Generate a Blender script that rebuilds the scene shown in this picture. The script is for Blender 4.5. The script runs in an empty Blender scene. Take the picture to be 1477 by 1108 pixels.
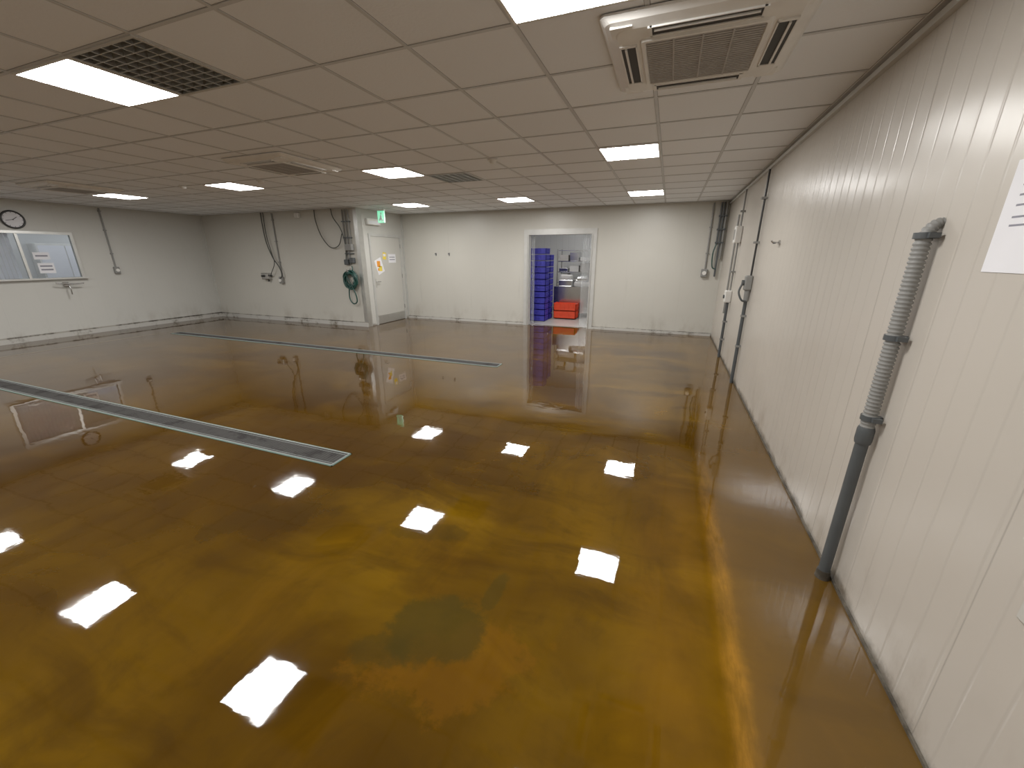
import bpy, math, random
from mathutils import Vector, Matrix
random.seed(7)
H=2.70; XR=1.0; XL=-12.0; YB=9.48; YH=7.8; XS=-6.75; YF=-4.0
sc=bpy.context.scene

# ------------------------------------------------------------------ node helpers
class N:
    def __init__(s,name):
        s.m=bpy.data.materials.new(name); s.m.use_nodes=True
        s.t=s.m.node_tree; s.b=s.t.nodes['Principled BSDF']
        s.tc=s.t.nodes.new('ShaderNodeTexCoord')
    def lk(s,a,b): s.t.links.new(a,b)
    def inp(s,sock,v):
        if isinstance(v,bpy.types.NodeSocket): s.lk(v,sock)
        else: sock.default_value=v
    def math(s,op,a,b=0.0,c=0.0,clamp=False):
        n=s.t.nodes.new('ShaderNodeMath'); n.operation=op; n.use_clamp=clamp
        s.inp(n.inputs[0],a); s.inp(n.inputs[1],b); s.inp(n.inputs[2],c); return n.outputs[0]
    def sep(s,v=None):
        n=s.t.nodes.new('ShaderNodeSeparateXYZ'); s.lk(v or s.tc.outputs['Object'],n.inputs[0]); return n.outputs
    def map(s,scale=(1,1,1),rot=(0,0,0),loc=(0,0,0),v=None):
        n=s.t.nodes.new('ShaderNodeMapping'); s.lk(v or s.tc.outputs['Object'],n.inputs[0])
        n.inputs['Scale'].default_value=scale; n.inputs['Rotation'].default_value=rot; n.inputs['Location'].default_value=loc
        return n.outputs[0]
    def noise(s,scale,detail=3,rough=.5,dist=0,v=None,col=False):
        n=s.t.nodes.new('ShaderNodeTexNoise'); s.lk(v or s.tc.outputs['Object'],n.inputs['Vector'])
        n.inputs['Scale'].default_value=scale; n.inputs['Detail'].default_value=detail
        n.inputs['Roughness'].default_value=rough; n.inputs['Distortion'].default_value=dist
        return n.outputs['Color' if col else 'Fac']
    def ss(s,v,lo,hi,a=0.0,b=1.0):
        n=s.t.nodes.new('ShaderNodeMapRange'); n.interpolation_type='SMOOTHSTEP'
        s.lk(v,n.inputs[0]); n.inputs[1].default_value=lo; n.inputs[2].default_value=hi
        n.inputs[3].default_value=a; n.inputs[4].default_value=b; return n.outputs[0]
    def mix(s,f,a,b):
        n=s.t.nodes.new('ShaderNodeMix'); n.data_type='RGBA'
        s.inp(n.inputs[0],f)
        for i,v in ((6,a),(7,b)):
            if isinstance(v,bpy.types.NodeSocket): s.lk(v,n.inputs[i])
            else: n.inputs[i].default_value=(*v,1) if len(v)==3 else v
        return n.outputs[2]
    def bump(s,h,dist,strength=1.0,normal=None):
        n=s.t.nodes.new('ShaderNodeBump'); n.inputs['Distance'].default_value=dist; n.inputs['Strength'].default_value=strength
        s.lk(h,n.inputs['Height'])
        if normal: s.lk(normal,n.inputs['Normal'])
        return n.outputs[0]
    def base(s,v):
        if isinstance(v,bpy.types.NodeSocket): s.lk(v,s.b.inputs['Base Color'])
        else: s.b.inputs['Base Color'].default_value=(*v,1)

def simple(name,col,rough=.5,metal=0,var=.12,scale=8,**kw):
    n=N(name); f=n.noise(scale,3)
    n.base(n.mix(f,tuple(c*(1-var) for c in col),tuple(min(1,c*(1+var)) for c in col)))
    n.b.inputs['Roughness'].default_value=rough; n.b.inputs['Metallic'].default_value=metal
    for k,v in kw.items(): n.b.inputs[k.replace('_',' ')].default_value=v
    return n.m
def emis(name,col,st):
    n=N(name); n.base((.9,.9,.9)); n.b.inputs['Emission Color'].default_value=(*col,1); n.b.inputs['Emission Strength'].default_value=st
    return n.m

def wallmat(name,col,axis,pitch,groove=.6,rough=.38,dirt=.5,thin_line=1.15,seam=.2):
    n=N(name); X,Y,Z=n.sep()
    c=X if axis=='X' else Y
    fr=n.math('FRACT',n.math('MULTIPLY',c,1/pitch))
    d=n.math('MULTIPLY',n.math('ABSOLUTE',n.math('SUBTRACT',fr,.5)),pitch)
    g=n.ss(d,.001,.010)
    fj=n.math('FRACT',n.math('MULTIPLY',n.math('ADD',c,.31),1/thin_line))
    dj=n.math('MULTIPLY',n.math('ABSOLUTE',n.math('SUBTRACT',fj,.5)),thin_line)
    gj=n.ss(dj,.001,.004)
    big=n.noise(.8,3)
    c1=n.mix(big,tuple(v*.94 for v in col),tuple(v*1.05 for v in col))
    # grime rising from the floor and thin scuffs
    sm=n.noise(3.0,6,.65,v=n.map((1,1,.5)))
    low=n.ss(Z,0.0,.55,1.0,0.0)
    f=n.math('MULTIPLY',n.ss(sm,.46,.72),n.math('MULTIPLY',low,dirt))
    c2=n.mix(f,c1,(.20,.15,.10))
    # irregular tide line close to the floor
    td=n.ss(n.math('ADD',Z,n.math('MULTIPLY',n.math('SUBTRACT',n.noise(4.0,6,.7),.5),.22)),.075,.0)
    c2=n.mix(n.math('MULTIPLY',td,min(.85,dirt*1.7)),c2,(.085,.065,.042))
    sc_=n.noise(9.0,5,.6,v=n.map((1,1,.06)))
    f2=n.math('MULTIPLY',n.ss(sc_,.66,.74),.14)
    c3=n.mix(f2,c2,tuple(v*.5 for v in col))
    c4=n.mix(n.math('MULTIPLY',n.math('SUBTRACT',1.0,gj),seam),c3,tuple(v*.35 for v in col))
    c5=n.mix(n.math('MULTIPLY',n.math('SUBTRACT',1.0,g),.10*groove),c4,tuple(v*.4 for v in col))
    n.base(c5)
    hsum=n.math('ADD',n.math('MULTIPLY',g,.5),n.math('MULTIPLY',gj,seam*2))
    b1=n.bump(hsum,.0016*groove)
    b2=n.bump(n.noise(1.6,2),.012,1.0,b1)
    n.lk(b2,n.b.inputs['Normal']); n.b.inputs['Roughness'].default_value=rough
    return n.m

M={}
M['wallR']=wallmat('wall_panel_warm',(.53,.49,.435),'Y',.125,1.0,.28,.48,seam=.28)
M['wallB']=wallmat('wall_panel_back',(.54,.525,.475),'X',.5,.3,.38,.40,seam=.10)
M['wallS']=wallmat('wall_panel_side',(.56,.555,.52),'Y',.5,.3,.38,.40,seam=.10)
M['wallW']=wallmat('storage_white_ribbed',(.72,.72,.71),'X',.2,2.0,.4,.1)
M['white']=simple('white_plastic',(.75,.74,.71),.4)
M['acwhite']=simple('cassette_cream_plastic',(.80,.785,.75),.4)
M['acgrill']=simple('cassette_grille_grey',(.42,.40,.38),.6)
M['dark']=simple('dark_slot',(.03,.03,.03),.6)
M['black']=simple('black_plastic',(.02,.02,.02),.35)
M['alu']=simple('brushed_aluminium',(.62,.62,.60),.35,.85)
M['alum']=simple('anodised_frame',(.56,.56,.54),.45,.3)
M['dframe']=simple('drain_frame_steel',(.25,.27,.26),.6,.2)
M['steel']=simple('stainless_steel',(.56,.56,.56),.22,1.0)
M['gpipe']=simple('dark_grey_pvc',(.07,.078,.083),.4)
M['conduit']=simple('grey_conduit',(.23,.23,.22),.5)
M['cable']=simple('dark_cable',(.05,.055,.05),.5)
M['hose']=simple('green_hose',(.012,.06,.05),.35)
M['paper']=simple('paper_white',(.82,.82,.86),.7,var=.03)
M['ink']=simple('printed_ink',(.25,.25,.3),.7)
M['orange']=simple('orange_print',(.85,.32,.03),.6)
M['yellow']=simple('yellow_print',(.85,.65,.08),.6)
M['blue']=simple('blue_crate_plastic',(.045,.045,.42),.4)
M['red']=simple('red_crate_plastic',(.85,.07,.02),.4)
M['green']=emis('exit_sign_green',(.05,.9,.45),.7)
M['led']=emis('led_diffuser',(1.0,.98,.945),41)
M['led2']=emis('led_diffuser_storage',(1.0,.99,.97),18)
M['led3']=emis('led_fill_office',(.97,.985,1.0),11)
M['door']=simple('door_leaf_grey',(.54,.53,.49),.4,var=.04,scale=1)
M['sfloor']=simple('storage_floor_grey',(.42,.40,.37),.3)
M['bag']=simple('white_sack',(.56,.55,.53),.7)
M['teal']=simple('masking_edge_green',(.11,.19,.16),.5)
M['thin_line']=simple('floor_pale_line',(.30,.27,.21),.4)

# glass
g=N('window_glass'); g.base((.9,.95,1)); g.b.inputs['Transmission Weight'].default_value=1
g.b.inputs['IOR'].default_value=1.1
gv=g.noise(2,2); g.lk(g.ss(gv,0,1,.0,.04),g.b.inputs['Roughness']); M['glass']=g.m
g=N('clear_pvc_strip'); g.base((.93,.95,.96)); g.b.inputs['Transmission Weight'].default_value=.85
g.b.inputs['IOR'].default_value=1.2
gv=g.noise(3,3); g.lk(g.ss(gv,0,1,.05,.2),g.b.inputs['Roughness']); M['pvc']=g.m

# ceiling tile
n=N('ceiling_tile'); X,Y,Z=n.sep()
cx=n.math('FLOOR',n.math('MULTIPLY',n.math('ADD',X,.216),1/.6)); cy=n.math('FLOOR',n.math('MULTIPLY',n.math('SUBTRACT',Y,2.16),1/.6))
cm=n.t.nodes.new('ShaderNodeCombineXYZ'); n.lk(cx,cm.inputs[0]); n.lk(cy,cm.inputs[1])
wn=n.t.nodes.new('ShaderNodeTexWhiteNoise'); n.lk(cm.outputs[0],wn.inputs[0])
fine=n.noise(60,2)
c1=n.mix(wn.outputs[0],(.86,.89,.93),(.91,.94,.98)); c2=n.mix(n.math('MULTIPLY',fine,.04),c1,(.5,.5,.48)); n.base(c2)
n.lk(n.bump(fine,.001),n.b.inputs['Normal']); n.b.inputs['Roughness'].default_value=.7; M['tile']=n.m
M['tbar']=simple('ceiling_t_bar',(.60,.61,.62),.45)
M['gap']=simple('ceiling_shadow_gap',(.32,.31,.30),.8)

# grimy skirting
def skirt(name,col,dark,thr,sc=6,w=.1,rough=.5,spec=.5):
    n=N(name); f=n.ss(n.noise(sc,7,.75),thr,thr+w); n.base(n.mix(f,col,dark)); n.b.inputs['Roughness'].default_value=rough
    n.b.inputs['Specular IOR Level'].default_value=spec; return n.m
M['grime']=skirt('grimy_sealant',(.16,.14,.11),(.045,.038,.028),.32,5,.3)
M['skl']=skirt('skirting_light',(.50,.49,.46),(.13,.11,.08),.50,3,.2)
M['skt']=skirt('skirting_top_grime',(.36,.34,.30),(.06,.05,.038),.40,3,.2)
M['drain']=skirt('drain_grate_steel',(.060,.058,.056),(.035,.033,.032),.5,3,.1,.85,.1)

# wet epoxy floor
n=N('wet_amber_epoxy'); X,Y,Z=n.sep()
warp=n.noise(.7,2,col=True)
vm=n.t.nodes.new('ShaderNodeVectorMath'); vm.operation='MULTIPLY_ADD'
n.lk(warp,vm.inputs[0]); vm.inputs[1].default_value=(1.0,1.0,0); n.lk(n.tc.outputs['Object'],vm.inputs[2]); W=vm.outputs[0]
a=n.noise(.55,3,.5,.0,v=W)
st=n.noise(1.2,5,.55,.2,v=n.map((.45,1.35,1),(0,0,.30),v=W))
st2=n.noise(1.3,6,.6,.2,v=n.map((1.5,.40,1),(0,0,.25),v=W))
st3=n.noise(2.6,5,.6,.1,v=n.map((.35,1.6,1),(0,0,-.5),loc=(3,1,0),v=W))
fi=n.noise(6,6,.65,v=W)
c=n.mix(n.ss(a,.36,.66),(.050,.022,.0014),(.122,.060,.0016))
c=n.mix(n.math('MULTIPLY',n.ss(st,.46,.74),.58),c,(.205,.108,.0030))
c=n.mix(n.math('MULTIPLY',n.ss(st2,.52,.78),.42),c,(.195,.090,.0025))
c=n.mix(n.math('MULTIPLY',n.ss(st2,.50,.28),.62),c,(.034,.015,.0020))
c=n.mix(n.math('MULTIPLY',n.ss(st3,.52,.30),.52),c,(.038,.017,.0020))
c=n.mix(n.math('MULTIPLY',n.ss(fi,.48,.72),.28),c,(.028,.014,.0025))
# darker redder on the left of the room
lf=n.ss(n.math('ADD',X,n.math('MULTIPLY',n.math('SUBTRACT',a,.5),2.4)),-.6,-3.2)
c=n.mix(n.math('MULTIPLY',lf,.55),c,(.046,.020,.0028))
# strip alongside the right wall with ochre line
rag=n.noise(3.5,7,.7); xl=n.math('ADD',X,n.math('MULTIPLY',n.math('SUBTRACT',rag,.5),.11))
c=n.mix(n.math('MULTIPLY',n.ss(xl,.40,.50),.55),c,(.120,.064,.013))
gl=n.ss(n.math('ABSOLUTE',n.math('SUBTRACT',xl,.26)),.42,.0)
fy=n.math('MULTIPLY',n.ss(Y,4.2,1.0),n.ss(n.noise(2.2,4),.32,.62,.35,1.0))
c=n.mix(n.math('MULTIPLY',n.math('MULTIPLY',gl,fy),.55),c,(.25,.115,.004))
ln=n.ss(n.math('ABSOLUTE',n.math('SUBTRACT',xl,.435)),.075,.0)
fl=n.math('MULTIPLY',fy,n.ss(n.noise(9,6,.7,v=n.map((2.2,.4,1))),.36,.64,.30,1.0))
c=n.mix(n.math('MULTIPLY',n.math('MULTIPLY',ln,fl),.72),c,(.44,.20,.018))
# old dark patches
def patch(cx,cy,rx,ry,rot,colr,amt,c,amp=1.1,sc=4.0,thr=.75,soft=.14):
    ca,sa=math.cos(rot),math.sin(rot)
    dx=n.math('SUBTRACT',X,cx); dy=n.math('SUBTRACT',Y,cy)
    u=n.math('MULTIPLY',n.math('ADD',n.math('MULTIPLY',dx,ca),n.math('MULTIPLY',dy,sa)),1/rx)
    v=n.math('MULTIPLY',n.math('SUBTRACT',n.math('MULTIPLY',dy,ca),n.math('MULTIPLY',dx,sa)),1/ry)
    r=n.math('SQRT',n.math('ADD',n.math('MULTIPLY',u,u),n.math('MULTIPLY',v,v)))
    q=n.math('ADD',r,n.math('MULTIPLY',n.math('SUBTRACT',n.noise(sc,7,.7,v=n.map(loc=(cx*3,cy,0))),.5),amp*2))
    return n.mix(n.math('MULTIPLY',n.ss(q,thr+soft,thr-soft),amt),c,colr)
c=patch(-.68,1.06,.46,.22,.5,(.15,.060,.003),.40,c)
c=patch(-.84,1.18,.28,.24,.8,(.036,.028,.005),.68,c,.8)
c=patch(-.66,1.47,.06,.17,0,(.036,.028,.005),.50,c,.6,8)
c=patch(-1.02,1.00,.15,.12,0,(.040,.028,.005),.50,c,.8,6)
c=patch(-1.2,1.75,.30,.10,.3,(.040,.026,.004),.35,c)
c=patch(-2.3,1.5,.5,.2,.6,(.035,.018,.004),.4,c)
n.base(c)
# rippled wet film
h1=n.noise(2.0,1,.5); h2=n.noise(6,3,.5); h3=n.noise(30,2,.5)
hr=n.noise(5.0,2,.5,v=n.map((.45,1.6,1),(0,0,.35)))
hh=n.math('ADD',n.math('ADD',n.math('MULTIPLY',h1,1.0),n.math('MULTIPLY',hr,.22)),n.math('ADD',n.math('MULTIPLY',h2,.17),n.math('MULTIPLY',h3,.013)))
n.lk(n.bump(hh,.0023),n.b.inputs['Normal'])
n.lk(n.ss(n.noise(1.7,3),.35,.7,.018,.045),n.b.inputs['Roughness'])
n.b.inputs['IOR'].default_value=1.50
M['floor']=n.m

# ------------------------------------------------------------------ mesh builder
class MB:
    def __init__(s): s.v=[];s.f=[];s.fm=[];s.fs=[];s.mats=[]
    def mi(s,m):
        m=M[m]
        if m not in s.mats: s.mats.append(m)
        return s.mats.index(m)
    def add(s,vs,fs,m,smooth=False):
        o=len(s.v); s.v+= [tuple(v) for v in vs]; k=s.mi(m)
        for f in fs: s.f.append([i+o for i in f]); s.fm.append(k); s.fs.append(smooth)
    def box(s,x0,x1,y0,y1,z0,z1,m,rot=None,bev=0):
        if bev>0:
            b=min(bev,(x1-x0)*.45,(y1-y0)*.45,(z1-z0)*.45)
            def loop(i,z):
                a0,a1,b0,b1=x0+i,x1-i,y0+i,y1-i
                return [(a0+b,b0,z),(a1-b,b0,z),(a1,b0+b,z),(a1,b1-b,z),(a1-b,b1,z),(a0+b,b1,z),(a0,b1-b,z),(a0,b0+b,z)]
            s.loft([loop(b*.6,z0),loop(0,z0+b),loop(0,z1-b),loop(b*.6,z1)],m,True,True); return
        vs=[(x0,y0,z0),(x1,y0,z0),(x1,y1,z0),(x0,y1,z0),(x0,y0,z1),(x1,y0,z1),(x1,y1,z1),(x0,y1,z1)]
        if rot: 
            c=Vector(((x0+x1)/2,(y0+y1)/2,(z0+z1)/2)); R=Matrix.Rotation(rot[1],3,rot[0]); vs=[tuple(c+R@(Vector(v)-c)) for v in vs]
        s.add(vs,[(3,2,1,0),(4,5,6,7),(0,1,5,4),(1,2,6,5),(2,3,7,6),(3,0,4,7)],m)
    def loft(s,loops,m,c0=False,c1=False,smooth=False):
        k=len(loops[0]); vs=[v for l in loops for v in l]; fs=[]
        for i in range(len(loops)-1):
            for j in range(k): fs.append((i*k+j,i*k+(j+1)%k,(i+1)*k+(j+1)%k,(i+1)*k+j))
        s.add(vs,fs,m,smooth)
        if c0: s.add(loops[0],[tuple(reversed(range(k)))],m)
        if c1: s.add(loops[-1],[tuple(range(k))],m)
    def sweep(s,pts,r,m,seg=10,rn=None):
        P=[Vector(p) for p in pts]; n_=len(P)
        T=[(P[min(i+1,n_-1)]-P[max(i-1,0)]).normalized() for i in range(n_)]
        u=T[0].orthogonal().normalized(); loops=[]
        for i in range(n_):
            u=(u-T[i]*u.dot(T[i])).normalized(); w=T[i].cross(u)
            ri=r[i] if isinstance(r,(list,tuple)) else r
            loops.append([tuple(P[i]+(u*math.cos(2*math.pi*j/seg)+w*math.sin(2*math.pi*j/seg))*ri) for j in range(seg)])
        s.loft(loops,m,True,True,True)
    def cyl(s,p0,p1,r,m,seg=16): s.sweep([p0,p1],r,m,seg)
    def quad(s,vs,m): s.add(vs,[(0,1,2,3)],m)
    def build(s,name,origin='c',parent=None):
        me=bpy.data.meshes.new(name)
        if origin=='c':
            c=[ (min(v[i] for v in s.v)+max(v[i] for v in s.v))/2 for i in range(3)]
        else: c=(0,0,0)
        me.from_pydata([(v[0]-c[0],v[1]-c[1],v[2]-c[2]) for v in s.v],[],s.f)
        for m in s.mats: me.materials.append(m)
        for p,k,q in zip(me.polygons,s.fm,s.fs): p.material_index=k; p.use_smooth=q
        me.update(); o=bpy.data.objects.new(name,me); o.location=c; sc.collection.objects.link(o)
        return o
def crom(pts,k=8):
    P=[Vector(p) for p in pts]; P=[2*P[0]-P[1]]+P+[2*P[-1]-P[-2]]; out=[]
    for i in range(1,len(P)-2):
        a,b,c,d=P[i-1:i+3]
        for j in range(k):
            t=j/k; out.append(.5*((2*b)+(c-a)*t+(2*a-5*b+4*c-d)*t*t+(3*b-a-3*c+d)*t**3))
    out.append(P[-2]); return out

# ------------------------------------------------------------------ shell
def one(name,boxes):
    b=MB()
    for x in boxes: b.box(*x)
    return b.build(name,'o')
b=MB(); b.box(XL,XR,YF,YH,-.1,0,'floor'); b.box(XS,XR,YH,YB+.04,-.1,0,'floor'); b.build('floor','o')
DX0,DX1,DZ=-3.20,-1.68,2.15
one('wall_right',[(XR,XR+.1,YF,YB+.12,-.1,H+.1,'wallR')])
one('wall_back',[(XS,DX0,YB,YB+.12,0,H,'wallB'),(DX1,XR,YB,YB+.12,0,H,'wallB'),(DX0,DX1,YB,YB+.12,DZ,H,'wallB')])
one('wall_alcove',[(XS-.12,XS,YH+.1,YB+.12,0,H,'wallS')])
one('wall_hose_side',[(XL-.1,XS,YH,YH+.1,0,H,'wallB')])
WY0,WY1,WZ0,WZ1=3.3,5.06,1.19,2.13
one('wall_left',[(XL-.1,XL,YF,WY0,0,H,'wallS'),(XL-.1,XL,WY1,YH,0,H,'wallS'),(XL-.1,XL,WY0,WY1,0,WZ0,'wallS'),(XL-.1,XL,WY0,WY1,WZ1,H,'wallS')])
one('wall_front',[(XL-.1,XR+.1,YF-.1,YF,0,H,'wallB')])

# ceiling
vents=[(-2.916,1.86),(-2.916,5.46)]
xs=[XL]+[round(.984-.6*i,4) for i in range(22) if .984-.6*i>XL][::-1]+[XR]
ys=[YF]+[round(2.16+.6*k,4) for k in range(-10,13) if YF<2.16+.6*k<YB]+[YB]
b=MB()
for i in range(len(xs)-1):
    for j in range(len(ys)-1):
        x0,x1,y0,y1=xs[i],xs[i+1],ys[j],ys[j+1]; cxm,cym=(x0+x1)/2,(y0+y1)/2
        if cxm<XS and cym>YH+.3: continue
        if any(abs(cxm-v[0])<.1 and abs(cym-v[1])<.1 for v in vents):
            b.box(x0,x1,y0,y1,H+.18,H+.2,'dark')
            b.box(x0-.005,x0,y0,y1,H,H+.2,'alum'); b.box(x1,x1+.005,y0,y1,H,H+.2,'alum')
            b.box(x0,x1,y0-.005,y0,H,H+.2,'alum'); b.box(x0,x1,y1,y1+.005,H,H+.2,'alum'); continue
        b.quad([(x0,y0,H),(x0,y1,H),(x1,y1,H),(x1,y0,H)],'tile')
for x in xs[1:-1]:
    yt=YB if x>XS else YH
    b.box(x-.0135,x+.0135,YF,yt,H-.001,H+.0,'gap'); b.box(x-.0105,x+.0105,YF,yt,H-.004,H-.001,'tbar')
for y in ys[1:-1]:
    xl=XL if y<YH else XS
    b.box(xl,XR,y-.0135,y+.0135,H-.0012,H-.0002,'gap'); b.box(xl,XR,y-.0105,y+.0105,H-.0043,H-.0012,'tbar')
b.build('ceiling','o')
one('trim_1',[(XR-.03,XR,YF,YB,H-.075,H-.045,'alum'),(XR-.03,XR,YF,YB,H-.012,H-.005,'tbar')])
one('trim_2',[(XS,XR-.03,YB-.02,YB,H-.03,H-.005,'wallB')])
one('trim_3',[(XL,XS,YH-.02,YH,H-.03,H-.005,'wallB')])
one('trim_4',[(XL,XL+.02,YF,YH-.02,H-.03,H-.005,'wallS')])
# skirtings
one('baseboard_right',[(XR-.010,XR,YF,YB,0,.014,'grime')])
one('baseboard_back',[(XS,DX0-.1,YB-.03,YB,0,.05,'skl'),(DX1+.1,XR-.012,YB-.03,YB,0,.05,'skl'),(XS,DX0-.1,YB-.008,YB,.05,.062,'skt'),(DX1+.1,XR-.012,YB-.008,YB,.05,.062,'skt')])
one('baseboard_hose_side',[(XL+.03,XS,YH-.03,YH,0,.09,'skl'),(XL+.03,XS,YH-.01,YH,.09,.11,'skt')])
one('baseboard_left',[(XL,XL+.03,YF,YH,0,.09,'skl'),(XL,XL+.012,YF,YH,.09,.12,'skt')])
# metal corner profile
b=MB(); b.box(XS-.10,XS+.006,YH-.008,YH,0.0,H,'alu'); b.box(XS,XS+.008,YH,YH+.14,0,H,'alu'); b.build('trim_5','o')
one('trim_6',[(XS+.0,XS+.03,YB-.05,YB-.0,.06,H-.03,'alum')])
one('trim_7',[(XL,XL+.03,YH-.03,YH,.12,H-.03,'wallS')])

# rooms beyond
one('floor_storage',[(-5.2,0,YB+.12,14,-.1,0,'sfloor'),(DX0,DX1,YB+.04,YB+.12,-.1,0,'sfloor')])
one('wall_storage_back',[(-5.2,0,13.2,13.3,0,H+.3,'wallW')])
one('wall_storage_left',[(-5.2,-5.1,YB+.12,13.2,0,H+.3,'wallW')])
one('wall_storage_right',[(-.4,-.3,YB+.12,13.2,0,H+.3,'wallW')])
one('ceiling_storage',[(-5.2,0,YB+.12,13.3,H+.1,H+.2,'tile')])
one('floor_office',[(-14.5,XL-.1,1.5,8,-.1,0,'sfloor')])
one('wall_office_back',[(-14.5,-14.4,1.5,8,0,H,'wallW')])
one('wall_office_left',[(-14.4,XL-.1,1.4,1.5,0,H,'wallW')])
one('wall_office_right',[(-14.4,XL-.1,8,8.1,0,H,'wallW')])
one('ceiling_office',[(-14.5,XL-.1,1.4,8.1,H,H+.1,'tile')])

# ------------------------------------------------------------------ lights
def lamp(cx,cy,z=H,m='led',s=.30):
    b=MB(); f=.022
    for q in ((cx-s+.006,cx-s+f,cy-s+.006,cy+s-.006),(cx+s-f,cx+s-.006,cy-s+.006,cy+s-.006),(cx-s+f,cx+s-f,cy-s+.006,cy-s+f),(cx-s+f,cx+s-f,cy+s-f,cy+s-.006)):
        b.box(*q,z-.012,z-.0045,'white')
    e=s-f
    b.quad([(cx-e,cy-e,z-.008),(cx-e,cy+e,z-.008),(cx+e,cy+e,z-.008),(cx+e,cy-e,z-.008)],m)
    return b.build('ceiling_light_panel')
for x in (-.516,-3.516,-6.516,-9.516):
    for y in (1.86,4.86,-1.14): lamp(x,y)  # row at negative y is unseen, added behind the camera for lighting
for x in (-.516,-2.916,-5.316): lamp(x,7.86)
lamp(-3.0,10.6,H+.1,'led2'); lamp(-1.6,11.6,H+.1,'led2'); lamp(-13.2,4.5,H,'led3'); lamp(-13.2,6.5,H,'led3')  # office panels are unseen, added to brighten the room behind the window

# louvred ceiling vents
for cx,cy in vents:
    b=MB(); s=.295
    for k in range(7):
        x=cx-s+2*s*k/6; b.box(x-.004,x+.004,cy-s,cy+s,H-.008,H+.035,'alu')
    for k in range(11):
        y=cy-s+2*s*k/10; b.box(cx-s,cx+s,y-.003,y+.003,H-.006,H+.030,'alu')
    for a0,a1,b0,b1 in ((cx-.3,cx+.3,cy-.3,cy-.28),(cx-.3,cx+.3,cy+.28,cy+.3),(cx-.3,cx-.28,cy-.28,cy+.28),(cx+.28,cx+.3,cy-.28,cy+.28)):
        b.box(a0,a1,b0,b1,H-.010,H-.004,'alum')
    b.build('ceiling_air_vent')

# cassette air conditioners
def rsq(cx,cy,h,r,z,k=5):
    out=[]
    for q,(sx,sy) in enumerate(((1,1),(-1,1),(-1,-1),(1,-1))):
        for j in range(k+1):
            a=math.pi/2*q+math.pi/2*j/k
            out.append((cx+sx*(h-r)+r*math.cos(a),cy+sy*(h-r)+r*math.sin(a),z))
    return out
def cassette(cx,cy,h=.455,z=H-.005):
    b=MB()
    b.loft([rsq(cx,cy,h,.03,z),rsq(cx,cy,h,.03,z-.012),rsq(cx,cy,h-.02,.04,z-.030),rsq(cx,cy,h-.07,.06,z-.045),rsq(cx,cy,.285,.03,z-.047)],'acwhite',False,True)
    b.loft([rsq(cx,cy,.283,.02,z-.047),rsq(cx,cy,.278,.02,z-.058),rsq(cx,cy,.262,.015,z-.058),rsq(cx,cy,.258,.015,z-.050)],'acwhite',False,False)
    b.box(cx-.258,cx+.258,cy-.258,cy+.258,z-.0505,z-.048,'acgrill')
    for k in range(24):
        y=cy-.25+.5*k/23; b.box(cx-.256,cx+.256,y-.006,y+.004,z-.056,z-.0506,'acgrill')
    for k in range(3):
        x=cx-.13+.13*k; b.box(x-.004,x+.004,cy-.256,cy+.256,z-.0575,z-.0506,'acgrill')
    for ax in (0,1):
        for sg in (-1,1):
            def bx(u0,u1,w0,w1,z0,z1,m):
                w0,w1=sorted((sg*w0,sg*w1))
                if ax==0: b.box(cx+u0,cx+u1,cy+w0,cy+w1,z0,z1,m)
                else: b.box(cx+w0,cx+w1,cy+u0,cy+u1,z0,z1,m)
            bx(-.225,.225,.308,.378,z-.0485,z-.040,'dark')
            bx(-.235,.235,.378,.385,z-.052,z-.036,'acwhite'); bx(-.235,.235,.301,.308,z-.053,z-.040,'acwhite')
            bx(-.243,-.225,.301,.385,z-.053,z-.038,'acwhite'); bx(.225,.243,.301,.385,z-.053,z-.038,'acwhite')
            bx(-.215,.215,.350,.360,z-.056,z-.0487,'acwhite')
    for sx in (-1,1):
        for sy in (-1,1):
            b.box(cx+sx*.36-.05,cx+sx*.36+.05,cy+sy*.36-.05,cy+sy*.36+.05,z-.043,z-.034,'acwhite')
    return b.build('cassette_air_conditioner')
cassette(.03,2.68); cassette(-4.40,3.96); cassette(-8.95,3.96)

def detector(x,y):
    b=MB(); b.cyl((x,y,H-.005),(x,y,H-.02),.055,'white',20); b.sweep([(x,y,H-.02),(x,y,H-.04),(x,y,H-.048)],[.042,.036,.02],'white',20); b.build('smoke_detector')
detector(-2.0,4.62); detector(-7.2,4.52); detector(-5.65,4.62)

# ------------------------------------------------------------------ floor drains
def drain(x0,x1,y0,y1):
    b=MB()
    b.box(x0,x1,y0,y0+.010,.0005,.005,'teal'); b.box(x0,x1,y1-.010,y1,.0005,.005,'teal'); b.box(x0,x0+.010,y0,y1,.0005,.005,'teal'); b.box(x1-.010,x1,y0,y1,.0005,.005,'teal')
    b.box(x0+.010,x1-.010,y0+.010,y0+.020,.0005,.008,'dframe'); b.box(x0+.010,x1-.010,y1-.020,y1-.010,.0005,.008,'dframe')
    b.box(x1-.020,x1-.010,y0+.020,y1-.020,.0005,.008,'dframe'); b.box(x0+.010,x0+.020,y0+.020,y1-.020,.0005,.008,'dframe')
    b.box(x0+.020,x1-.020,y0+.020,y1-.020,.0005,.003,'drain')
    b.box(x0+.020,x1-.020,y0+.040,y0+.044,.003,.0060,'dframe'); b.box(x0+.020,x1-.020,y1-.044,y1-.040,.003,.0060,'dframe')
    x=x0+.05
    while x<x1-.03:
        b.box(x,x+.012,y0+.046,y1-.046,.003,.0055,'drain'); x+=.03
    b.build('floor_drain_channel')
drain(-10.6,-2.42,2.17,2.405); drain(-10.3,-2.34,5.47,5.70)
one('trim_8',[(-10.55,-10.53,-1,5.3,.0005,.003,'thin_line')])  # thin pale line on the floor along the left side

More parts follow.
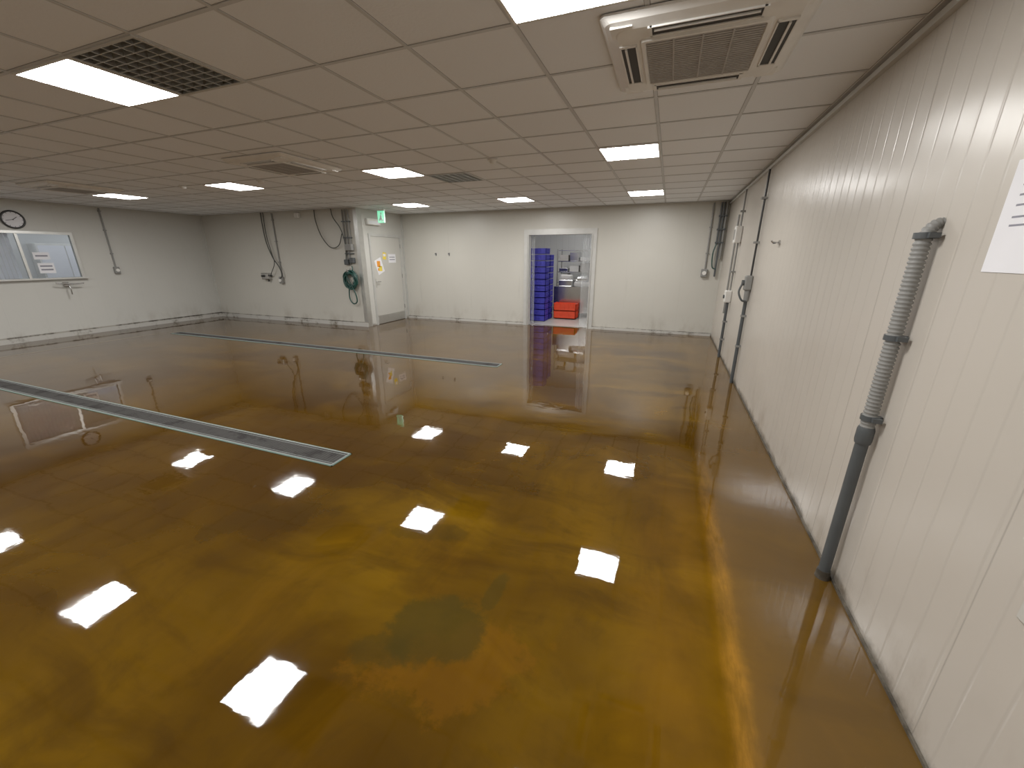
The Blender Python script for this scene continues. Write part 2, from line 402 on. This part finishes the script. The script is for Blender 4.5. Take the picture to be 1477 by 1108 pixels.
# ------------------------------------------------------------------ doorway frame and alcove door
b=MB()
for x0,x1 in ((DX0-.10,DX0+.0),(DX1,DX1+.10)): b.box(x0,x1,YB-.03,YB-.001,0,DZ+.10,'alum')
b.box(DX0,DX1,YB-.03,YB-.001,DZ,DZ+.10,'alum')
b.box(DX0-.012,DX0-.0,YB-.045,YB-.03,0,DZ,'alu'); b.box(DX1,DX1+.012,YB-.045,YB-.03,0,DZ,'alu')
b.box(DX0+.001,DX0+.02,YB-.03,YB+.15,0.001,DZ-.02,'alum'); b.box(DX1-.02,DX1-.001,YB-.03,YB+.15,.001,DZ-.02,'alum'); b.box(DX0+.001,DX1-.001,YB-.03,YB+.15,DZ-.02,DZ-.001,'alum')
b.box(DX0+.021,DX1-.021,YB+.05,YB+.06,.001,.010,'steel')
b.build('doorway_frame')
# clear pvc strip curtain gathered at the sides
b=MB(); yc=YB+.20
b.box(DX0-.05,DX1+.05,yc-.01,yc+.02,2.13,2.17,'alu')
for k in range(6):
    x=DX1-.05-.04*k; b.box(x,x+.034,yc+.012*(k%2)-.008,yc+.012*(k%2)-.005,.02,2.13,'pvc')
for k in range(2):
    x=DX0+.03+.035*k; b.box(x,x+.030,yc+.012*(k%2)-.008,yc+.012*(k%2)-.005,.02,2.13,'pvc')
b.build('pvc_strip_curtain')
b=MB(); y0,y1=8.10,9.34
b.box(XS+.001,XS+.03,y0,y0+.06,0.001,2.17,'alum'); b.box(XS+.001,XS+.03,y1-.06,y1,.001,2.17,'alum'); b.box(XS+.001,XS+.03,y0+.06,y1-.06,2.11,2.17,'alum')
b.box(XS+.001,XS+.018,y0+.064,y1-.064,.012,2.106,'door')
b.box(XS+.018,XS+.022,y0+.064,y1-.064,.012,.22,'alu')
b.box(XS+.018,XS+.026,y0+.10,y0+.14,.92,1.12,'alu',bev=.003); b.cyl((XS+.024,y0+.12,1.05),(XS+.07,y0+.12,1.05),.009,'steel'); b.cyl((XS+.068,y0+.115,1.05),(XS+.068,y0+.24,1.05),.009,'steel')
for z in (.3,1.1,1.85): b.cyl((XS+.034,y1-.06,z),(XS+.034,y1-.06,z+.1),.009,'steel')
b.build('door_1')
def sheet_x(name,x,yc,zc,w,h,rot,m,extra=()):
    b=MB(); b.box(x,x+.002,yc-w/2,yc+w/2,zc-h/2,zc+h/2,m,rot=('X',rot))
    for (dy,dz,ww,hh,mm) in extra: b.box(x+.002,x+.0028,yc+dy-ww/2,yc+dy+ww/2,zc+dz-hh/2,zc+dz+hh/2,mm)
    b.build(name)
sheet_x('notice_paper',XS+.019,8.40,1.42,.26,.36,.35,'paper',((-.03,.05,.12,.14,'orange'),(.03,-.06,.12,.12,'yellow'),(-.05,-.08,.05,.06,'orange')))
sheet_x('notice_paper',XS+.019,8.62,1.66,.13,.17,-.1,'yellow',((0,.02,.09,.06,'paper'),))
sheet_x('notice_paper',XS+.019,8.92,1.60,.30,.21,0,'paper',((0,.03,.22,.02,'ink'),(0,-.03,.22,.02,'ink')))
# emergency light, exit sign
b=MB(); b.box(XS+.001,XS+.08,8.06,8.52,2.36,2.50,'white',bev=.012); b.box(XS+.08,XS+.084,8.10,8.48,2.38,2.45,'paper'); b.build('emergency_light')
b=MB(); b.box(-6.33,-6.15,8.0,8.03,2.38,2.63,'green'); b.box(-6.34,-6.14,7.995,8.035,2.63,2.66,'white')
b.box(-6.26,-6.22,7.996,8.0,2.46,2.54,'paper'); b.cyl((-6.23,7.997,2.575),(-6.23,7.9995,2.575),.018,'paper'); b.box(-6.29,-6.25,7.996,8.0,2.42,2.48,'paper',rot=('Y',.6)); b.box(-6.23,-6.19,7.996,8.0,2.41,2.47,'paper',rot=('Y',-.6))
b.cyl((-6.30,8.015,2.66),(-6.30,8.015,H-.005),.006,'alu'); b.cyl((-6.18,8.015,2.66),(-6.18,8.015,H-.005),.006,'alu'); b.build('exit_sign')

# ------------------------------------------------------------------ left wall things
b=MB(); f=.05; x0,x1=XL-.04,XL+.03
b.box(x0,x1,WY0,WY1,WZ1-f,WZ1-.001,'alu'); b.box(x0,x1,WY0,WY0+f,WZ0,WZ1-f,'alu'); b.box(x0,x1,WY1-f,WY1-.001,WZ0,WZ1-f,'alu'); b.box(x0,XL+.08,WY0,WY1+.03,WZ0+.001,WZ0+.035,'alu')
b.box(x0,XL,4.22,4.26,WZ0+.035,WZ1-f,'alu')
b.box(XL-.02,XL-.014,WY0+f,WY1-f,WZ0+.035,WZ1-f,'glass')
b.build('window_1')
b=MB(); 
for k in range(14):
    y=3.34+k*.06; b.box(XL-.14,XL-.13,y,y+.050,WZ0-.1,WZ1,'paper')
b.build('vertical_blind')
sheet_x('notice_paper',XL-.013,4.52,1.42,.24,.20,0,'paper',((0,.04,.18,.03,'ink'),(0,-.03,.18,.03,'ink')))
sheet_x('notice_paper',XL-.013,4.50,1.66,.24,.14,0,'paper',((0,.0,.18,.03,'ink'),))
# office cabinet seen through the window
b=MB(); b.box(-14.38,-14.0,5.2,6.2,0,1.95,'white',bev=.01); b.box(-14.0,-13.99,5.23,5.69,.1,1.9,'paper'); b.box(-14.0,-13.99,5.71,6.17,.1,1.9,'paper'); b.box(-13.99,-13.96,5.64,5.66,.9,1.1,'alu'); b.box(-13.99,-13.96,5.74,5.76,.9,1.1,'alu'); b.build('office_cabinet')
# clock
b=MB(); cy,cz,r=4.27,2.33,.165
b.sweep([(XL+.001,cy,cz),(XL+.02,cy,cz)],r-.01,'black',40)
b.sweep([(XL+.02,cy,cz),(XL+.0215,cy,cz)],r-.022,'paper',40)
lp=[]
for k in range(41):
    a=2*math.pi*k/40; lp.append((XL+.024,cy+(r-.011)*math.cos(a),cz+(r-.011)*math.sin(a)))
b.sweep(lp,.016,'black',8)
for k in range(12):
    a=math.pi/6*k; c,s_=math.cos(a),math.sin(a); q=r-.045
    b.sweep([(XL+.0225,cy+c*q,cz+s_*q),(XL+.0225,cy+c*(q+.018),cz+s_*(q+.018))],.004,'black',6)
b.sweep([(XL+.025,cy,cz),(XL+.025,cy+.06,cz+.05)],.005,'black',6); b.sweep([(XL+.027,cy,cz),(XL+.027,cy-.10,cz-.02)],.004,'black',6); b.cyl((XL+.02,cy,cz),(XL+.03,cy,cz),.01,'black')
b.build('wall_clock')
# conduit and socket
b=MB(); b.cyl((XL+.02,5.64,1.42),(XL+.02,5.64,H-.031),.016,'conduit',10)
for z in (1.7,2.2,2.6): b.box(XL+.001,XL+.04,5.615,5.665,z,z+.02,'conduit')
b.box(XL+.001,XL+.07,5.59,5.69,1.27,1.42,'conduit',bev=.01); b.cyl((XL+.07,5.64,1.345),(XL+.085,5.64,1.345),.035,'white'); b.build('conduit_with_socket')
# tap under window
b=MB(); b.box(XL+.001,XL+.03,4.66,4.76,1.03,1.13,'steel',bev=.01); b.cyl((XL+.03,4.71,1.09),(XL+.12,4.71,1.09),.018,'steel'); b.sweep(crom([(XL+.12,4.52,1.12),(XL+.13,4.65,1.10),(XL+.13,4.78,1.09),(XL+.14,4.95,1.10)]),.014,'steel',8); b.sweep(crom([(XL+.12,4.71,1.08),(XL+.15,4.71,1.0),(XL+.14,4.71,.88)]),.012,'steel',8); b.build('wall_tap')

# ------------------------------------------------------------------ hose wall things (plane Y=7.8)
yw=YH
b=MB(); b.cyl((-9.35,yw-.02,1.15),(-9.35,yw-.02,H-.031),.016,'conduit',10)
for z in (1.5,2.0,2.5): b.box(-9.38,-9.32,yw-.04,yw-.001,z,z+.02,'conduit')
b.box(-9.42,-9.30,yw-.08,yw-.001,.98,1.15,'conduit',bev=.01); b.cyl((-9.36,yw-.08,1.06),(-9.36,yw-.10,1.06),.04,'white')
b.box(-9.98,-9.74,yw-.12,yw-.001,1.08,1.24,'steel',bev=.012); b.cyl((-9.9,yw-.12,1.16),(-9.9,yw-.16,1.16),.03,'black'); b.cyl((-9.8,yw-.06,1.08),(-9.8,yw-.06,1.02),.02,'black'); b.cyl((-9.74,yw-.06,1.17),(-9.66,yw-.06,1.17),.02,'black')
b.sweep(crom([(-9.70,yw-.035,H-.01),(-9.70,yw-.04,2.4),(-9.66,yw-.05,2.0),(-9.5,yw-.07,1.62),(-9.33,yw-.08,1.40),(-9.27,yw-.08,1.2),(-9.36,yw-.09,1.09)]),.012,'cable',8)
b.sweep(crom([(-9.62,yw-.035,H-.01),(-9.6,yw-.06,2.2),(-9.52,yw-.08,1.8),(-9.45,yw-.09,1.5),(-9.6,yw-.10,1.25),(-9.68,yw-.07,1.17)]),.009,'cable',8); b.build('industrial_socket_with_hanging_cable')
b=MB(); b.box(-8.56,-8.42,yw-.08,yw-.001,2.54,2.64,'white',bev=.012); b.cyl((-8.49,yw-.08,2.58),(-8.49,yw-.1,2.58),.025,'white'); b.build('motion_sensor')
b=MB()
b.sweep(crom([(-7.95,yw-.035,H-.01),(-7.93,yw-.05,2.45),(-7.80,yw-.06,2.1),(-7.55,yw-.07,1.85),(-7.3,yw-.07,1.9),(-7.18,yw-.06,2.15)]),.010,'cable',8)
b.sweep(crom([(-7.45,yw-.035,H-.01),(-7.38,yw-.06,2.5),(-7.2,yw-.06,2.25),(-7.12,yw-.06,1.9),(-7.15,yw-.07,1.5)]),.010,'cable',8)
for x,z0 in ((-7.14,1.55),(-7.06,1.46),(-6.98,1.85)):
    b.cyl((x,yw-.025,z0),(x,yw-.025,H-.031),.015,'conduit',10)
for z in (1.7,2.05,2.4): b.box(-7.18,-6.94,yw-.045,yw-.001,z,z+.025,'gpipe')
b.box(-7.12,-6.92,yw-.10,yw-.001,1.78,1.92,'conduit',bev=.01); b.box(-7.20,-7.08,yw-.09,yw-.001,1.46,1.58,'gpipe',bev=.01); b.box(-7.04,-6.92,yw-.09,yw-.001,1.5,1.62,'gpipe',bev=.01)
b.build('electrical_conduit_group')
b=MB(); pts=[]; random.seed(3)
for k in range(0,260):
    a=2*math.pi*k/25; rr=.16+.035*math.sin(k*.21)+.014*math.sin(k*.83)
    pts.append((-7.06+rr*math.cos(a),yw-.05-.08*(k/260)-.015*math.sin(k*.4),1.12+rr*1.1*math.sin(a)))
pts+= crom([pts[-1],(-6.95,yw-.12,.85),(-6.93,yw-.10,.62),(-7.06,yw-.09,.56),(-7.15,yw-.09,.7),(-7.13,yw-.08,1.0)],6)[1:]
b.sweep(pts,.015,'hose',8)
b.sweep(crom([(-7.08,yw-.02,1.32),(-7.08,yw-.09,1.33),(-7.08,yw-.15,1.30),(-7.08,yw-.16,1.36)],5),.012,'steel',8); b.box(-7.12,-7.04,yw-.01,yw-.001,1.28,1.38,'steel')
b.sweep(crom([(-7.0,yw-.07,1.28),(-6.97,yw-.08,1.36),(-7.0,yw-.06,1.43)],5),.012,'hose',8)
b.build('coiled_water_hose')

# ------------------------------------------------------------------ back wall small things
for x in (-5.75,-5.36):
    b=MB(); b.box(x-.02,x+.02,YB-.006,YB-.001,1.66,1.74,'steel'); b.sweep(crom([(x,YB-.006,1.71),(x,YB-.04,1.70),(x,YB-.05,1.73)],4),.008,'gpipe',8); b.build('wall_hook')
b=MB(); b.cyl((.70,YB-.02,1.40),(.70,YB-.02,H-.031),.015,'conduit',10)
for z in (1.7,2.2): b.box(.67,.73,YB-.04,YB-.001,z,z+.02,'conduit')
b.box(.63,.75,YB-.08,YB-.001,1.24,1.40,'conduit',bev=.01); b.cyl((.69,YB-.08,1.32),(.69,YB-.095,1.32),.04,'white'); b.build('conduit_with_socket')
b=MB()
for x,z0,m,r in ((.84,1.9,'gpipe',.018),(.89,1.25,'gpipe',.018),(.94,1.6,'conduit',.02)):
    b.cyl((x,YB-.06,z0),(x,YB-.06,H-.031),r,m,10)
for z in (1.9,2.15,2.4): b.box(.81,.965,YB-.09,YB-.001,z,z+.03,'gpipe')
b.sweep(crom([(.84,YB-.06,1.9),(.80,YB-.07,1.7),(.82,YB-.07,1.45),(.89,YB-.07,1.4)]),.012,'hose',8)
b.build('pipe_group')

# ------------------------------------------------------------------ right wall pipes
b=MB(); px,py=.955,2.20
b.cyl((px,py,0),(px,py,.84),.026,'gpipe',20)
b.sweep([(px,py,.80),(px,py,.815),(px,py,.87),(px,py,.885)],[.031,.034,.034,.030],'gpipe',20)
path=[Vector((px,py,.86+.9*i/150)) for i in range(140)]
last=path[-1].z
for i in range(1,22):
    a=math.pi/2*i/21; path.append(Vector((px+.044*(1-math.cos(a)),py+.0,last+.085*math.sin(a))))
rad=[(.029 if (i%3)!=0 else .0235) for i in range(len(path))]
rad=[r*(1 if i<140 else 1-.35*(i-140)/21) for i,r in enumerate(rad)]
b.sweep(path,rad,'conduit',20)
def clamp(z,w=.04):
    b.sweep([(px,py,z-.012),(px,py,z+.012)],.035,'gpipe',20); b.box(px,XR-.001,py-.012,py+.012,z-.01,z+.01,'gpipe'); b.box(px-.006,px+.03,py+.03,py+.05,z-.010,z+.010,'gpipe'); b.box(px-.006,px+.03,py-.05,py-.03,z-.010,z+.010,'gpipe')
clamp(.93); clamp(1.31); clamp(1.73)
b.sweep([(px,py,.0),(px,py,.05)],[.034,.030],'grime',20)
b.build('corrugated_conduit_pipe')
b=MB(); py2=5.9; px2=.965
b.cyl((px2,py2,0),(px2,py2,1.15),.022,'gpipe',14); b.cyl((px2+.01,py2,1.35),(px2+.01,py2,H-.08),.012,'black',10)
b.box(px2-.05,XR-.001,py2-.05,py2+.05,1.24,1.42,'conduit',bev=.012); b.sweep([(px2,py2,1.10),(px2,py2,1.24)],[.03,.035],'conduit',14); b.cyl((px2-.05,py2,1.33),(px2-.08,py2,1.33),.035,'gpipe',14)
b.sweep(crom([(px2-.07,py2-.02,1.33),(px2-.10,py2-.03,1.22),(px2-.06,py2-.05,1.12),(px2,py2-.03,1.1)],6),.012,'gpipe',8)
for z in (.5,.9,1.8,2.3): b.box(px2-.028,XR-.001,py2-.03,py2+.03,z,z+.025,'conduit')
b.build('conduit_with_isolator')
b=MB(); py3=7.45; px3=.96
b.cyl((px3,py3,0),(px3,py3,.95),.022,'gpipe',14); b.cyl((px3+.01,py3,1.1),(px3+.01,py3,H-.08),.013,'conduit',10)
b.box(px3-.06,XR-.001,py3-.06,py3+.06,.93,1.12,'white',bev=.012); b.cyl((px3-.06,py3,1.02),(px3-.08,py3,1.02),.03,'gpipe',14)
b.box(px3-.06,XR-.001,py3-.08,py3+.08,1.85,2.10,'white',bev=.012); b.box(px3-.063,px3-.06,py3-.05,py3+.05,1.90,2.05,'conduit')
for z in (.3,.6,1.4,2.3): b.box(px3-.028,XR-.001,py3-.03,py3+.03,z,z+.025,'conduit')
b.cyl((.975,7.85,.7),(.975,7.85,2.3),.015,'conduit',10)
b.build('conduit_with_isolator')
b=MB(); b.cyl((XR-.001,4.84,1.78),(XR-.012,4.84,1.78),.025,'steel',14); b.sweep(crom([(XR-.01,4.84,1.78),(XR-.06,4.84,1.785),(XR-.075,4.84,1.80)],4),.008,'steel',8); b.cyl((XR-.05,4.80,1.775),(XR-.05,4.88,1.775),.006,'gpipe',8); b.build('wall_hook')
b=MB(); b.box(XR-.003,XR-.001,1.64,1.885,1.60,1.94,'paper')
for k,(w,z) in enumerate(((.12,1.86),(.15,1.83),(.10,1.80),(.15,1.765),(.13,1.74))): b.box(XR-.0036,XR-.003,1.85-w-.02,1.85-.02,z,z+.006,'ink')
b.build('notice_paper')
b=MB(); b.box(XR-.008,XR-.001,1.20,1.275,.71,.79,'door',bev=.003); b.build('wall_grey_patch')  # small flat grey patch low on the right wall

# ------------------------------------------------------------------ storage room contents
def crate(b,x0,x1,y0,y1,z0,h,m):
    t=.012
    for a in ((x0,x1,y0,y0+t),(x0,x1,y1-t,y1),(x0,x0+t,y0,y1),(x1-t,x1,y0,y1)): b.box(*a,z0,z0+h-.02,m)
    b.box(x0,x1,y0,y1,z0,z0+.012,m)
    for z in (z0+h-.022,z0+h*.45): b.box(x0-.008,x1+.008,y0-.008,y0+.004,z,z+.014,m); b.box(x1-.004,x1+.008,y0-.008,y1+.008,z,z+.014,m); b.box(x0-.008,x0+.004,y0,y1,z,z+.014,m)
    for k in range(5):
        x=x0+(x1-x0)*(k+.5)/5; b.box(x-.006,x+.006,y0-.008,y0+.002,z0+.01,z0+h-.02,m)
        y=y0+(y1-y0)*(k+.5)/5; b.box(x1-.002,x1+.008,y-.006,y+.006,z0+.01,z0+h-.02,m)
b=MB()
for k in range(12): crate(b,-3.42,-2.95,10.15,10.50,k*.155,.15,'blue')
for k in range(11): crate(b,-3.42,-2.95,10.56,10.91,k*.155,.15,'blue')
b.build('blue_crate_stack')
b=MB()
for k in range(2): crate(b,-2.86,-2.25,10.72,11.10,.02+k*.21,.205,'red')
b.build('red_crate_stack')
# steel table behind the red crates
b=MB(); x0,x1,y0,y1=-3.0,-1.95,11.2,11.75
b.box(x0,x1,y0,y1,.80,.84,'steel'); b.box(x0,x1,y0,y0+.02,.12,.80,'steel'); b.box(x0+.05,x1-.05,y0+.05,y1-.05,.22,.24,'steel')
for x in (x0+.04,x1-.04):
    for y in (y0+.04,y1-.04): b.cyl((x,y,0),(x,y,.8),.02,'steel',10)
b.box(x0+.10,x0+.50,y0+.08,y1-.1,.84,1.02,'steel',bev=.02); b.box(x0+.55,x1-.05,y0+.08,y1-.1,.84,.97,'bag',bev=.03); b.box(x0+.6,x1-.12,y0+.10,y1-.12,.97,1.10,'steel',bev=.03); b.box(x0+.15,x0+.45,y0+.1,y1-.15,1.02,1.15,'bag',bev=.03)
b.build('stainless_steel_table')
b=MB(); x0,x1,y0,y1=-3.1,-1.8,11.9,12.4
for x in (x0,x1):
    for y in (y0,y1): b.cyl((x,y,.08),(x,y,1.85),.02,'steel',10); b.sweep([(x,y,.08),(x,y,0)],[.03,.03],'black',10)
for z in (.2,.55,.9,1.2,1.5,1.8): b.box(x0,x1,y0,y1,z,z+.02,'steel')
for k,z in enumerate((.22,.57,.92,1.22,1.52)):
    for j in range(4):
        xx=x0+.04+j*.315; b.box(xx,xx+.27,y0+.03,y1-.1,z,z+.10+.07*((j+k)%3),('steel','bag','acgrill')[(j+2*k)%3],bev=.01)
b.build('stainless_steel_rack')

# ------------------------------------------------------------------ camera, world
w=bpy.data.worlds.new('world'); sc.world=w; w.use_nodes=True
w.node_tree.nodes['Background'].inputs[0].default_value=(.5,.5,.5,1); w.node_tree.nodes['Background'].inputs[1].default_value=.1
cd=bpy.data.cameras.new('camera'); co=bpy.data.objects.new('camera',cd); sc.collection.objects.link(co)
co.location=(0,0,1.65); co.rotation_euler=(math.radians(90-17.9),0,math.radians(20.9))
cd.sensor_width=36; cd.lens=570/1477*36; cd.clip_start=.02; sc.camera=co
sc.view_settings.view_transform='Standard'; sc.view_settings.look='None'; sc.view_settings.gamma=1.10
